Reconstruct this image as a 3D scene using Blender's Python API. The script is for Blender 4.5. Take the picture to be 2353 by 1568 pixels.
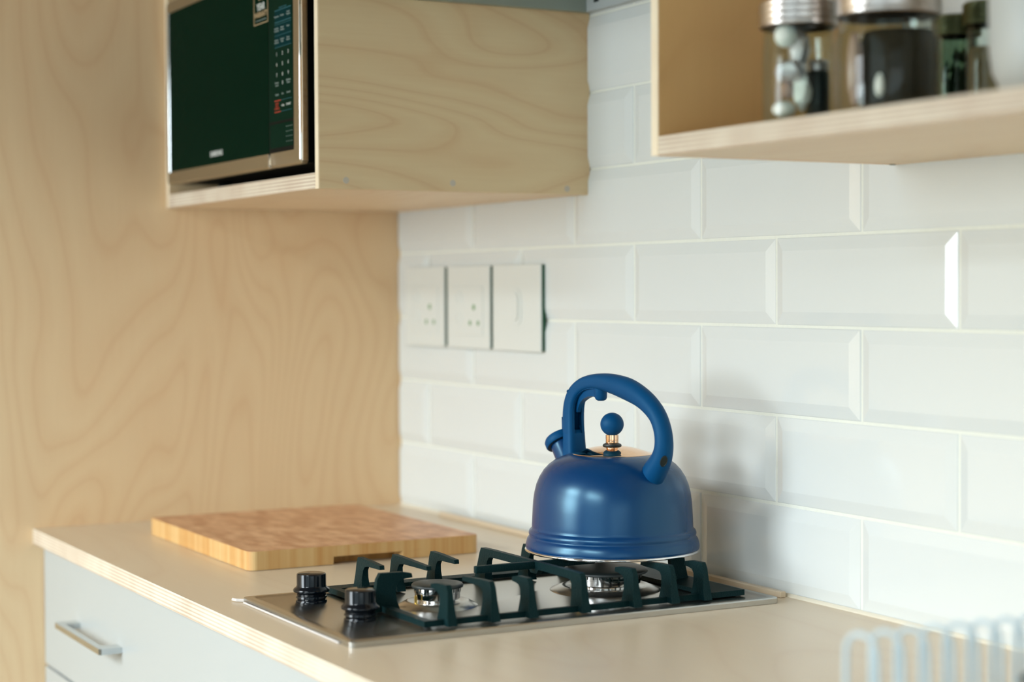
import bpy, bmesh, math, random
from mathutils import Vector, Matrix
random.seed(7)
S = bpy.context.scene
for o in list(bpy.data.objects): bpy.data.objects.remove(o)
COL = S.collection
PI = math.pi

# ------------------------------------------------------------------ camera
cam_d = bpy.data.cameras.new('camera'); cam = bpy.data.objects.new('camera', cam_d); COL.objects.link(cam)
yaw, pitch, roll, FPX = 1.0731, -0.0280, -0.0045, 4210.85
d = Vector((-math.sin(yaw)*math.cos(pitch), math.cos(yaw)*math.cos(pitch), math.sin(pitch)))
r0 = Vector((math.cos(yaw), math.sin(yaw), 0)); u0 = r0.cross(d)
R_ = r0*math.cos(roll) + u0*math.sin(roll); U_ = u0*math.cos(roll) - r0*math.sin(roll)
CAM = Vector((2.7155, -1.2677, 1.2505))
m = Matrix((R_, U_, -d)).transposed().to_4x4(); m.translation = CAM
cam.matrix_world = m
cam_d.sensor_fit = 'HORIZONTAL'; cam_d.sensor_width = 36; cam_d.lens = FPX*36/2353
cam_d.clip_start = 0.05
cam_d.dof.use_dof = True; cam_d.dof.focus_distance = 2.10; cam_d.dof.aperture_fstop = 2.6; cam_d.dof.aperture_blades = 9
S.camera = cam

# ------------------------------------------------------------------ light
S.view_settings.view_transform = 'Standard'; S.view_settings.look = 'None'
S.view_settings.gamma = 1; S.view_settings.use_curve_mapping = False
S.view_settings.exposure = 0.08
W = bpy.data.worlds.new('daylight'); S.world = W; W.use_nodes = True
W.node_tree.nodes['Background'].inputs[0].default_value = (0.80, 0.93, 1.0, 1)
W.node_tree.nodes['Background'].inputs[1].default_value = 1.0

def area(name, loc, target, sx, sy, power, col):
    l = bpy.data.lights.new(name, 'AREA'); l.shape = 'RECTANGLE'; l.size = sx; l.size_y = sy; l.energy = power; l.color = col
    o = bpy.data.objects.new(name, l); COL.objects.link(o); o.location = loc
    o.rotation_euler = (Vector(target)-Vector(loc)).to_track_quat('-Z', 'Y').to_euler()
    return o
YF, XR, ZC = -3.2, 4.6, 2.75        # front wall, right wall, ceiling
DAY = (0.90, 0.91, 1.0)
area('window_daylight', (0.66, YF-0.06, 1.42), (0.66, 0, 1.42), 1.1, 0.95, 58, DAY)
area('fill_right', (XR+0.06, -1.7, 0.88), (0, -1.7, 0.88), 2.0, 1.35, 10, DAY)  # added soft fill from the right, kept low to spare the upper wall
area('fill_front', (3.15, YF-0.06, 1.0), (3.15, 0, 1.0), 2.4, 1.85, 8, DAY)  # added fill from behind the camera for flat, soft lighting
area('sky_front', (2.6, -6.6, 5.2), (1.6, -0.4, 0.9), 8.0, 3.4, 2850, DAY)

# ------------------------------------------------------------------ materials
def P(name, col, rough=0.5, metal=0.0, spec=0.5, coat=0.0, noise=0.0, nscale=40, bump=0.0, tint=None):
    mt = bpy.data.materials.new(name); mt.use_nodes = True; nt = mt.node_tree; b = nt.nodes['Principled BSDF']
    b.inputs['Base Color'].default_value = (*col, 1); b.inputs['Roughness'].default_value = rough
    b.inputs['Metallic'].default_value = metal; b.inputs['Specular IOR Level'].default_value = spec
    b.inputs['Coat Weight'].default_value = coat
    if tint: b.inputs['Specular Tint'].default_value = (*tint, 1)
    tc = nt.nodes.new('ShaderNodeTexCoord'); nz = nt.nodes.new('ShaderNodeTexNoise')
    nz.inputs['Scale'].default_value = nscale; nz.inputs['Detail'].default_value = 4
    nt.links.new(tc.outputs['Object'], nz.inputs['Vector'])
    if noise > 0:
        mx = nt.nodes.new('ShaderNodeMix'); mx.data_type = 'RGBA'
        mx.inputs[6].default_value = (*[c*(1-noise) for c in col], 1); mx.inputs[7].default_value = (*[min(1, c*(1+noise)) for c in col], 1)
        nt.links.new(nz.outputs[0], mx.inputs[0]); nt.links.new(mx.outputs[2], b.inputs['Base Color'])
    if bump > 0:
        bp = nt.nodes.new('ShaderNodeBump'); bp.inputs['Strength'].default_value = bump; bp.inputs['Distance'].default_value = 0.001
        nt.links.new(nz.outputs[0], bp.inputs['Height']); nt.links.new(bp.outputs[0], b.inputs['Normal'])
    return mt

def lin(r, g, b):
    f = lambda c: (c/255/12.92) if c/255 <= 0.04045 else ((c/255+0.055)/1.055)**2.4
    return (f(r), f(g), f(b))

def ply(name, light, dark, grain=2, scale=1.0, freq=13, rough=0.5, line=0.55, off=(0, 0, 0), fib=0.10):
    """rotary cut birch plywood: contour-like figure stretched along the grain axis"""
    mt = bpy.data.materials.new(name); mt.use_nodes = True; nt = mt.node_tree; N = nt.nodes; L = nt.links
    b = N['Principled BSDF']; b.inputs['Roughness'].default_value = rough; b.inputs['Specular IOR Level'].default_value = 0.35
    tc = N.new('ShaderNodeTexCoord'); mp = N.new('ShaderNodeMapping'); L.new(tc.outputs['Object'], mp.inputs[0])
    sc = [scale*2.6]*3; sc[grain] = scale*0.75; mp.inputs['Scale'].default_value = sc; mp.inputs['Location'].default_value = off
    n1 = N.new('ShaderNodeTexNoise'); n1.inputs['Scale'].default_value = 1.0; n1.inputs['Detail'].default_value = 1.6; n1.inputs['Roughness'].default_value = 0.42
    n1.inputs['Distortion'].default_value = 0.35
    L.new(mp.outputs[0], n1.inputs['Vector'])
    mu = N.new('ShaderNodeMath'); mu.operation = 'MULTIPLY'; mu.inputs[1].default_value = freq; L.new(n1.outputs[0], mu.inputs[0])
    pp = N.new('ShaderNodeMath'); pp.operation = 'FRACT'; L.new(mu.outputs[0], pp.inputs[0])
    cr = N.new('ShaderNodeValToRGB'); cr.color_ramp.interpolation = 'EASE'
    e = cr.color_ramp.elements; e[0].position = 0.0; e[0].color = (line, line, line, 1); e[1].position = 1.0; e[1].color = (line*0.8, line*0.8, line*0.8, 1)
    q = e.new(0.10); q.color = (line*0.4,)*3+(1,); q = e.new(0.45); q.color = (0, 0, 0, 1); q = e.new(0.86); q.color = (line*0.25,)*3+(1,)
    L.new(pp.outputs[0], cr.inputs[0])
    # fibre
    mp2 = N.new('ShaderNodeMapping'); L.new(tc.outputs['Object'], mp2.inputs[0]); s2 = [260.0]*3; s2[grain] = 9.0; mp2.inputs['Scale'].default_value = s2
    n2 = N.new('ShaderNodeTexNoise'); n2.inputs['Scale'].default_value = 1.0; n2.inputs['Detail'].default_value = 2; L.new(mp2.outputs[0], n2.inputs['Vector'])
    m2 = N.new('ShaderNodeMath'); m2.operation = 'MULTIPLY'; m2.inputs[1].default_value = fib*2; L.new(n2.outputs[0], m2.inputs[0])
    ad = N.new('ShaderNodeMath'); ad.operation = 'ADD'; L.new(cr.outputs[0], ad.inputs[0]); L.new(m2.outputs[0], ad.inputs[1])
    # slow tone drift
    n3 = N.new('ShaderNodeTexNoise'); n3.inputs['Scale'].default_value = 2.5; L.new(tc.outputs['Object'], n3.inputs['Vector'])
    m3 = N.new('ShaderNodeMath'); m3.operation = 'MULTIPLY_ADD'; m3.inputs[1].default_value = 0.35; m3.inputs[2].default_value = -0.12; L.new(n3.outputs[0], m3.inputs[0])
    a2 = N.new('ShaderNodeMath'); a2.operation = 'ADD'; a2.use_clamp = True; L.new(ad.outputs[0], a2.inputs[0]); L.new(m3.outputs[0], a2.inputs[1])
    mx = N.new('ShaderNodeMix'); mx.data_type = 'RGBA'; mx.inputs[6].default_value = (*light, 1); mx.inputs[7].default_value = (*dark, 1)
    L.new(a2.outputs[0], mx.inputs[0]); L.new(mx.outputs[2], b.inputs['Base Color'])
    return mt

def edge_ply(name, light, dark, axis=2, period=0.0046):
    """stacked veneers seen on the cut edge"""
    mt = bpy.data.materials.new(name); mt.use_nodes = True; nt = mt.node_tree; N = nt.nodes; L = nt.links
    b = N['Principled BSDF']; b.inputs['Roughness'].default_value = 0.6
    tc = N.new('ShaderNodeTexCoord'); sp = N.new('ShaderNodeSeparateXYZ'); L.new(tc.outputs['Object'], sp.inputs[0])
    mu = N.new('ShaderNodeMath'); mu.operation = 'MULTIPLY'; mu.inputs[1].default_value = 2*PI/period; L.new(sp.outputs[axis], mu.inputs[0])
    sn = N.new('ShaderNodeMath'); sn.operation = 'SINE'; L.new(mu.outputs[0], sn.inputs[0])
    nz = N.new('ShaderNodeTexNoise'); nz.inputs['Scale'].default_value = 18; L.new(tc.outputs['Object'], nz.inputs['Vector'])
    ma = N.new('ShaderNodeMath'); ma.operation = 'MULTIPLY_ADD'; ma.inputs[1].default_value = 0.45; L.new(sn.outputs[0], ma.inputs[0]); L.new(nz.outputs[0], ma.inputs[2])
    ma.use_clamp = True
    mx = N.new('ShaderNodeMix'); mx.data_type = 'RGBA'; mx.inputs[6].default_value = (*light, 1); mx.inputs[7].default_value = (*dark, 1)
    L.new(ma.outputs[0], mx.inputs[0]); L.new(mx.outputs[2], b.inputs['Base Color'])
    return mt

def bamboo(name, a, bcol, sc=(70, 70, 1), detail=3, rough=0.5, lo=0.35, hi=0.72):
    mt = bpy.data.materials.new(name); mt.use_nodes = True; nt = mt.node_tree; N = nt.nodes; L = nt.links
    b = N['Principled BSDF']; b.inputs['Roughness'].default_value = rough
    tc = N.new('ShaderNodeTexCoord'); mp = N.new('ShaderNodeMapping'); mp.inputs['Scale'].default_value = sc; L.new(tc.outputs['Object'], mp.inputs[0])
    n = N.new('ShaderNodeTexNoise'); n.inputs['Scale'].default_value = 1; n.inputs['Detail'].default_value = detail; L.new(mp.outputs[0], n.inputs['Vector'])
    cr = N.new('ShaderNodeValToRGB'); e = cr.color_ramp.elements; e[0].position = lo; e[0].color = (*a, 1); e[1].position = hi; e[1].color = (*bcol, 1)
    L.new(n.outputs[0], cr.inputs[0]); L.new(cr.outputs[0], b.inputs['Base Color'])
    return mt

def brushed(name, col, rough, sc=(4, 300, 300)):
    mt = P(name, col, rough, 1.0); nt = mt.node_tree; N = nt.nodes; L = nt.links; b = N['Principled BSDF']
    tc = N.new('ShaderNodeTexCoord'); mp = N.new('ShaderNodeMapping'); mp.inputs['Scale'].default_value = sc; L.new(tc.outputs['Object'], mp.inputs[0])
    n = N.new('ShaderNodeTexNoise'); n.inputs['Scale'].default_value = 1; L.new(mp.outputs[0], n.inputs['Vector'])
    mr = N.new('ShaderNodeMapRange'); mr.inputs[3].default_value = rough*0.8; mr.inputs[4].default_value = rough*1.25
    L.new(n.outputs[0], mr.inputs[0]); L.new(mr.outputs[0], b.inputs['Roughness'])
    return mt

def glass_mat(name, tint=(0.93, 0.97, 0.95)):
    mt = bpy.data.materials.new(name); mt.use_nodes = True; nt = mt.node_tree; N = nt.nodes; L = nt.links
    N.remove(N['Principled BSDF']); out = N['Material Output']
    t = N.new('ShaderNodeBsdfTransparent'); t.inputs[0].default_value = (*tint, 1)
    g = N.new('ShaderNodeBsdfGlossy'); g.inputs['Roughness'].default_value = 0.04
    lw = N.new('ShaderNodeLayerWeight'); lw.inputs[0].default_value = 0.5
    pw = N.new('ShaderNodeMath'); pw.operation = 'POWER'; pw.inputs[1].default_value = 3.0; L.new(lw.outputs['Facing'], pw.inputs[0])
    mr = N.new('ShaderNodeMath'); mr.operation = 'MULTIPLY_ADD'; mr.inputs[1].default_value = 0.3; mr.inputs[2].default_value = 0.022; L.new(pw.outputs[0], mr.inputs[0])
    mx = N.new('ShaderNodeMixShader'); L.new(mr.outputs[0], mx.inputs[0]); L.new(t.outputs[0], mx.inputs[1]); L.new(g.outputs[0], mx.inputs[2])
    L.new(mx.outputs[0], out.inputs[0])
    return mt

M = {}
M['wall_ply'] = ply('birch_wall', lin(232, 204, 162), lin(208, 164, 122), grain=2, scale=1.5, freq=32, line=0.32, off=(0.3, 1.7, 0.4))
M['cab_ply'] = ply('birch_cabinet', lin(230, 207, 164), lin(206, 164, 122), grain=1, scale=2.1, freq=19, line=0.40, off=(0, 0.6, 2.2))
M['shelf_ply'] = ply('birch_shelf', lin(228, 186, 126), lin(206, 158, 102), grain=2, scale=1.8, freq=14, line=0.3, off=(2, 0.6, 0.2))
M['board_ply'] = ply('birch_underside', lin(238, 216, 182), lin(220, 184, 146), grain=0, scale=1.4, freq=14, line=0.28)
M['top_ply'] = ply('birch_worktop', lin(214, 198, 172), lin(196, 170, 142), grain=0, scale=1.3, freq=16, line=0.25, rough=0.30, off=(1, 3, 0), fib=0.10)
M['edge_h'] = edge_ply('birch_edge_flat', lin(224, 214, 194), lin(186, 164, 142), 2, 0.0044)
M['edge_x'] = edge_ply('birch_edge_upright', lin(242, 230, 204), lin(222, 200, 168), 0, 0.003)
M['tile'] = P('white_glazed_tile', (0.70, 0.73, 0.715), 0.08, spec=0.5, coat=0.0, noise=0.012, nscale=6)
M['grout'] = P('cream_grout', (0.76, 0.775, 0.70), 0.8, noise=0.05, nscale=200)
M['paint'] = P('white_paint', (0.66, 0.66, 0.63), 0.7, noise=0.02, nscale=8, bump=0.05)
M['floor'] = P('dark_concrete_floor', (0.10, 0.105, 0.11), 0.6, noise=0.2, nscale=6)
M['ceiling'] = ply('ceiling_ply', (0.34, 0.25, 0.16), (0.26, 0.18, 0.11), grain=0, freq=14)
M['lacquer'] = P('white_lacquer', (0.425, 0.45, 0.44), 0.32, noise=0.01, nscale=5)
M['chrome'] = brushed('satin_chrome', (0.60, 0.63, 0.64), 0.10)
M['polish'] = P('polished_metal', (0.85, 0.84, 0.84), 0.06, 1.0, noise=0.02)
M['steel'] = P('brushed_steel', (0.50, 0.49, 0.46), 0.26, 1.0, noise=0.04, nscale=12)
M['steel_edge'] = brushed('steel_rim', (0.50, 0.50, 0.50), 0.30, (6, 6, 200))
M['iron'] = P('cast_iron_enamel', (0.002, 0.014, 0.016), 0.45, spec=0.18, tint=(0.5, 1, 1), bump=0.9, nscale=900, noise=0.3)
M['capblack'] = P('burner_cap_enamel', (0.022, 0.030, 0.030), 0.40, spec=0.5, noise=0.2, nscale=80)
M['knob'] = P('black_gloss_plastic', (0.001, 0.003, 0.006), 0.12, spec=0.35, noise=0.1)
M['kettle'] = P('blue_satin_enamel', (0.0, 0.033, 0.125), 0.27, spec=0.7, noise=0.02, nscale=30, bump=0.02, tint=(0.5, 0.88, 1.0))
M['rubber'] = P('blue_soft_plastic', (0.0, 0.055, 0.165), 0.5, spec=0.25, noise=0.05, nscale=60, bump=0.02, tint=(0.5, 0.9, 1.0))
M['rubber_shade'] = P('blue_shadow_plastic', (0.002, 0.02, 0.045), 0.6, spec=0.3, noise=0.05)
M['gold'] = P('rose_gold', (0.93, 0.60, 0.38), 0.07, 1.0, noise=0.01)
M['collar'] = P('black_collar', (0.012, 0.02, 0.022), 0.45, noise=0.05)
M['mw_glass'] = P('microwave_glass', (0.001, 0.013, 0.0065), 0.22, spec=0.005, noise=0.05, tint=(0.3, 1, 0.7))
M['mw_panel'] = P('microwave_panel', (0.002, 0.018, 0.010), 0.3, spec=0.01, noise=0.05, tint=(0.3, 1, 0.7))
M['mw_teal'] = P('panel_teal_field', (0.001, 0.026, 0.028), 0.3, spec=0.01, noise=0.05)
M['mw_steel'] = brushed('champagne_steel', (0.42, 0.375, 0.28), 0.36, (6, 200, 300))
M['mw_body'] = P('microwave_case', (0.0005, 0.0025, 0.003), 0.5, spec=0.08, noise=0.2, nscale=200)
M['ink_white'] = P('print_white', (0.55, 0.58, 0.55), 0.6, noise=0.01)
M['ink_grey'] = P('print_grey', (0.22, 0.28, 0.26), 0.6, noise=0.01)
M['ink_teal'] = P('print_teal', (0.005, 0.10, 0.13), 0.6, noise=0.01)
M['ink_red'] = P('print_red', (0.45, 0.035, 0.012), 0.6, noise=0.01)
M['ink_gold'] = P('print_gold', (0.42, 0.30, 0.16), 0.6, noise=0.01)
M['plastic'] = P('white_switch_plastic', (0.70, 0.725, 0.69), 0.3, noise=0.01)
M['hole'] = P('socket_hole', (0.20, 0.34, 0.18), 0.6, noise=0.05)
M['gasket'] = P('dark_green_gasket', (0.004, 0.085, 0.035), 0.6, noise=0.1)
M['bam_side'] = bamboo('bamboo_side', lin(198, 148, 86), lin(216, 182, 126), (95, 95, 2))
M['bam_top'] = bamboo('bamboo_end_grain', lin(184, 130, 90), lin(220, 174, 132), (26, 60, 30), 5, 0.42, 0.38, 0.66)
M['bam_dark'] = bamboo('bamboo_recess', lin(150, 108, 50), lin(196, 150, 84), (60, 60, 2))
M['glass'] = glass_mat('jar_glass')
M['glass_green'] = glass_mat('bottle_glass', (0.62, 0.72, 0.64))
M['lid'] = P('zinc_lid', (0.62, 0.58, 0.55), 0.28, 1.0, noise=0.05)
M['lid_dark'] = P('dark_lid', (0.10, 0.12, 0.06), 0.35, 0.6, noise=0.1)
M['coffee'] = P('ground_coffee', (0.022, 0.016, 0.008), 0.9, spec=0.05, noise=0.5, nscale=300, bump=0.4)
M['foil'] = P('crumpled_foil', (0.62, 0.55, 0.55), 0.3, 0.7, noise=0.15, nscale=30)
M['pink'] = P('pinkish_bag', (0.42, 0.25, 0.19), 0.3, noise=0.3, nscale=40, bump=0.6)
M['white_c'] = P('white_wrapper', (0.88, 0.86, 0.80), 0.4, noise=0.02)
M['black_c'] = P('black_canister', (0.003, 0.010, 0.012), 0.4, noise=0.1)
M['herb'] = P('dried_leaf', (0.010, 0.055, 0.028), 0.7, noise=0.5, nscale=60)
M['grainy'] = P('pale_seeds', (0.36, 0.30, 0.20), 0.7, noise=0.35, nscale=160, bump=0.5)
M['ceramic'] = P('white_ceramic', (0.52, 0.545, 0.52), 0.45, noise=0.01)
M['wire'] = P('grey_coated_wire', (0.48, 0.58, 0.62), 0.35, noise=0.05)
M['slate'] = P('blue_grey_plastic', (0.06, 0.13, 0.17), 0.4, noise=0.1)
M['hood'] = brushed('grey_green_hood', (0.42, 0.46, 0.40), 0.38)
M['hood_in'] = P('hood_inner_paint', (0.46, 0.50, 0.50), 0.4, noise=0.02)
M['dark'] = P('vent_slot_black', (0.003, 0.01, 0.008), 0.6, noise=0.05)
M['screw'] = P('wood_filler_plug', lin(200, 188, 172), 0.6, noise=0.03)
M['silicone'] = P('cream_silicone', (0.74, 0.68, 0.55), 0.4, noise=0.04)
M['strip'] = ply('pine_strip', lin(222, 188, 148), lin(200, 160, 118), grain=0, scale=3, freq=6)
M['brass'] = P('brass_electrode', (0.75, 0.50, 0.12), 0.3, 1.0, noise=0.02)
M['mortar'] = P('old_sealant', (0.62, 0.58, 0.55), 0.6, noise=0.1)

# ------------------------------------------------------------------ helpers
WLOC = {}
def finish(name, bm, mat, parent=None, loc=None, smooth=None, mats=None, kind=None, label=None):
    """bm is in world coordinates; vertices are moved so the object's origin is loc (or the parent's origin)"""
    W0 = WLOC[parent.name] if parent else Vector(loc if loc is not None else (0, 0, 0))
    bmesh.ops.translate(bm, verts=bm.verts, vec=-W0)
    bmesh.ops.recalc_face_normals(bm, faces=bm.faces)
    me = bpy.data.meshes.new(name); bm.to_mesh(me); bm.free()
    for mm in (mats or [mat]): me.materials.append(mm)
    if smooth is not None:
        for p in me.polygons: p.use_smooth = True
        me.set_sharp_from_angle(angle=math.radians(smooth))
    o = bpy.data.objects.new(name, me); COL.objects.link(o)
    if parent: o.parent = parent
    else: o.location = W0
    WLOC[o.name] = W0
    if kind: o['kind'] = kind
    if label: o['label'] = label
    return o
def thing(name, label, cat, loc, group=None):
    o = bpy.data.objects.new(name, None); o.empty_display_size = 0.02; COL.objects.link(o); o.location = loc
    WLOC[o.name] = Vector(loc); tag(o, label, cat, group); return o
def tag(o, label, cat, group=None):
    o['label'] = label; o['category'] = cat
    if group: o['group'] = group
    return o
def box(bm, x0, x1, y0, y1, z0, z1, bev=0.0, seg=2, mi=0):
    r = bmesh.ops.create_cube(bm, size=1); vs = r['verts']
    for v in vs:
        v.co = Vector((x0 + (v.co.x+.5)*(x1-x0), y0 + (v.co.y+.5)*(y1-y0), z0 + (v.co.z+.5)*(z1-z0)))
    fs = set(f for v in vs for f in v.link_faces)
    for f in fs: f.material_index = mi
    if bev > 0:
        es = list(set(e for v in vs for e in v.link_edges))
        bmesh.ops.bevel(bm, geom=es, offset=bev, segments=seg, affect='EDGES', profile=0.5)
    return vs
def nb(): return bmesh.new()
def lathe(bm, prof, c, n=64, cap0=True, cap1=True, axis=None, mi=0):
    """prof: (radius, height) list about axis through c"""
    ax = Vector(axis or (0, 0, 1)).normalized()
    t = Vector((1, 0, 0)) if abs(ax.z) > 0.9 else Vector((0, 0, 1))
    e1 = ax.cross(t).normalized(); e2 = ax.cross(e1); c = Vector(c)
    rings = []
    for r, h in prof:
        rings.append([bm.verts.new(c + ax*h + (e1*math.cos(2*PI*i/n) + e2*math.sin(2*PI*i/n))*r) for i in range(n)])
    for a, b in zip(rings, rings[1:]):
        for i in range(n):
            f = bm.faces.new((a[i], a[(i+1) % n], b[(i+1) % n], b[i])); f.material_index = mi
    if cap0: bm.faces.new(rings[0]).material_index = mi
    if cap1: bm.faces.new(rings[-1]).material_index = mi
def sphere(bm, c, r, n=32, sq=(1, 1, 1)):
    q = bmesh.ops.create_uvsphere(bm, u_segments=n, v_segments=n//2, radius=r)
    for v in q['verts']: v.co = Vector((v.co.x*sq[0], v.co.y*sq[1], v.co.z*sq[2])) + Vector(c)
def prism(bm, pts, vec):
    """extrude a planar polygon (3D points) by vec"""
    a = [bm.verts.new(p) for p in pts]; b = [bm.verts.new(Vector(p)+Vector(vec)) for p in pts]; n = len(a)
    bm.faces.new(a); bm.faces.new(b[::-1])
    for i in range(n): bm.faces.new((a[i], b[i], b[(i+1) % n], a[(i+1) % n]))
def bevel_all(bm, off, seg=2, ang=30):
    es = [e for e in bm.edges if len(e.link_faces) == 2 and e.calc_face_angle(0) > math.radians(ang)]
    bmesh.ops.bevel(bm, geom=es, offset=off, segments=seg, affect='EDGES', profile=0.5, clamp_overlap=True)
def cr_spline(pts, n):
    out = []; P_ = [pts[0]] + list(pts) + [pts[-1]]
    for i in range(1, len(P_)-2):
        p0, p1, p2, p3 = P_[i-1:i+3]
        for k in range(n):
            t = k/n
            out.append(tuple(0.5*((2*b) + (-a+c)*t + (2*a-5*b+4*c-e)*t*t + (-a+3*b-3*c+e)*t**3) for a, b, c, e in zip(p0, p1, p2, p3)))
    out.append(tuple(pts[-1])); return out
def tube(bm, pts, r, n=10, closed=False, caps=True):
    pts = [Vector(p) for p in pts]; N = len(pts); rings = []; prev = None
    for i, p in enumerate(pts):
        a = pts[(i-1) % N] if (closed or i > 0) else p; b = pts[(i+1) % N] if (closed or i < N-1) else p
        t = (b-a).normalized()
        if prev is None:
            s = t.orthogonal().normalized()
        else: s = (prev - t*prev.dot(t)).normalized()
        prev = s; q = t.cross(s); rr = r[i] if isinstance(r, (list, tuple)) else r
        rings.append([bm.verts.new(p + (s*math.cos(2*PI*k/n) + q*math.sin(2*PI*k/n))*rr) for k in range(n)])
    for i in range(N if closed else N-1):
        A, B = rings[i], rings[(i+1) % N]
        for k in range(n): bm.faces.new((A[k], A[(k+1) % n], B[(k+1) % n], B[k]))
    if caps and not closed: bm.faces.new(rings[0]); bm.faces.new(rings[-1])
def text_part(name, s, size, x, y, z, mat, parent, align='CENTER', sx=1.0, bold=0.0, rot=(PI/2, 0, 0), kind=None, spacing=1.0):
    cu = bpy.data.curves.new(name, 'FONT'); cu.body = s; cu.size = size; cu.align_x = align; cu.align_y = 'CENTER'
    cu.extrude = 0.0001; cu.offset = bold; cu.space_line = 0.9; cu.space_character = spacing; cu.resolution_u = 3
    tmp = bpy.data.objects.new(name+'_tmp', cu); COL.objects.link(tmp)
    dg = bpy.context.evaluated_depsgraph_get(); me = bpy.data.meshes.new_from_object(tmp.evaluated_get(dg))
    bpy.data.objects.remove(tmp)
    W0 = WLOC[parent.name]
    Mx = Matrix.Translation(Vector((x, y, z))-W0) @ Matrix.Rotation(rot[2], 4, 'Z') @ Matrix.Rotation(rot[0], 4, 'X') @ Matrix.Diagonal((sx, 1, 1, 1))
    me.transform(Mx); me.materials.clear(); me.materials.append(mat)
    o = bpy.data.objects.new(name, me); COL.objects.link(o); o.parent = parent; WLOC[o.name] = W0
    if kind: o['kind'] = kind
    return o

# ------------------------------------------------------------------ room shell
def structure(name, bm, mat, **k):
    o = finish(name, bm, mat, **k); o['kind'] = 'structure'; return o
b = nb(); box(b, -0.12, 0.0, YF-0.12, 0.003, 0, ZC); structure('wall_left', b, M['wall_ply'])
b = nb(); box(b, -0.12, XR+0.12, 0.0010, 0.12, 0, ZC); wall_back = structure('wall_back', b, M['grout'])
b = nb(); box(b, -0.12, XR+0.12, YF-0.12, 0.12, -0.08, 0); structure('floor', b, M['floor'])
b = nb(); box(b, -0.12, XR+0.12, YF-0.12, 0.12, ZC, ZC+0.08); structure('ceiling', b, M['ceiling'])
b = nb(); box(b, 0, XR, -2.35, 0.003, 2.12, 2.20); structure('ceiling', b, M['ceiling'])     # unseen slab added to keep sky light off the upper left wall
def holed_wall_y(name, y0, y1, xs0, xs1, holes):      # holes: (x0,x1,z0,z1)
    bm = nb(); x = xs0
    for hx0, hx1, hz0, hz1 in sorted(holes):
        box(bm, x, hx0, y0, y1, 0, ZC); box(bm, hx0, hx1, y0, y1, 0, hz0) if hz0 > 0 else None; box(bm, hx0, hx1, y0, y1, hz1, ZC); x = hx1
    box(bm, x, xs1, y0, y1, 0, ZC); return structure(name, bm, M['paint'])
holed_wall_y('wall_front', YF-0.12, YF, -0.12, XR+0.12, [(0.1, 1.22, 0.93, 2.65), (1.95, 4.35, 0.06, 2.65)])
bm = nb(); box(bm, XR, XR+0.12, YF, -2.7, 0, ZC); box(bm, XR, XR+0.12, -0.7, 0.003, 0, ZC); box(bm, XR, XR+0.12, -2.7, -0.7, 2.1, ZC); box(bm, XR, XR+0.12, -2.7, -0.7, 0, 0.2)
structure('wall_right', bm, M['paint'])
def window_y(name, x0, x1, z0, z1, y, mull):
    f = nb(); t = 0.05
    box(f, x0, x0+t, y-0.05, y, z0, z1); box(f, x1-t, x1, y-0.05, y, z0, z1); box(f, x0+t, x1-t, y-0.05, y, z0, z0+t); box(f, x0+t, x1-t, y-0.05, y, z1-t, z1)
    for mx_ in mull: box(f, mx_-0.02, mx_+0.02, y-0.04, y-0.01, z0+t, z1-t)
    w = structure(name, f, M['paint'])
    g = nb(); box(g, x0+t, x1-t, y-0.028, y-0.024, z0+t, z1-t); finish('pane', g, M['glass'], w)
window_y('window_1', 0.1, 1.22, 0.93, 2.65, YF, [])
window_y('fill_window_2', 1.95, 4.35, 0.06, 2.65, YF, [3.15])  # wide unseen opening made up for the soft fill behind the camera
f = nb()
for a_, c_ in ((-2.7, -2.64), (-0.76, -0.7), (-1.72, -1.68)): box(f, XR, XR+0.05, a_, c_, 0.2, 2.1)
box(f, XR, XR+0.05, -2.64, -0.76, 0.2, 0.27); box(f, XR, XR+0.05, -2.64, -0.76, 2.04, 2.1)
w3 = structure('fill_window_3', f, M['paint']); g = nb(); box(g, XR+0.02, XR+0.024, -2.64, -0.76, 0.27, 2.04); finish('pane', g, M['glass'], w3)  # unseen opening added in the right wall for the fill lamp

# ---- tiles: bevelled metro tiles, one object each
PW, PH = 0.303, 0.102; X0 = 1.3193; Z5 = 1.0034; G = 0.0029
tile_cache = {}
def tile_mesh(w, h, lb=True, rb=True):
    key = (round(w, 4), round(h, 4), lb, rb)
    if key in tile_cache: return tile_cache[key]
    bm = nb(); bv = 0.0150; rings = []
    L_ = bv if lb else 0.0; Rr = bv if rb else 0.0
    for (il, ir, iv, y) in ((0, 0, 0, 0.006), (0, 0, 0, 0.0014), (0.0010, 0.0010, 0.0010, 0.0001), (max(L_, 0.0013), max(Rr, 0.0013), min(bv, h*0.45), -0.0036)):
        rings.append([bm.verts.new((x_, y, z_)) for x_, z_ in ((il, iv), (w-ir, iv), (w-ir, h-iv), (il, h-iv))])
    for A, B in zip(rings, rings[1:]):
        for i in range(4): bm.faces.new((A[i], A[(i+1) % 4], B[(i+1) % 4], B[i]))
    bm.faces.new(rings[-1]); bm.faces.new(rings[0][::-1])
    bmesh.ops.recalc_face_normals(bm, faces=bm.faces)
    me = bpy.data.meshes.new('tile'); bm.to_mesh(me); bm.free(); me.materials.append(M['tile']); tile_cache[key] = me; return me
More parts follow.
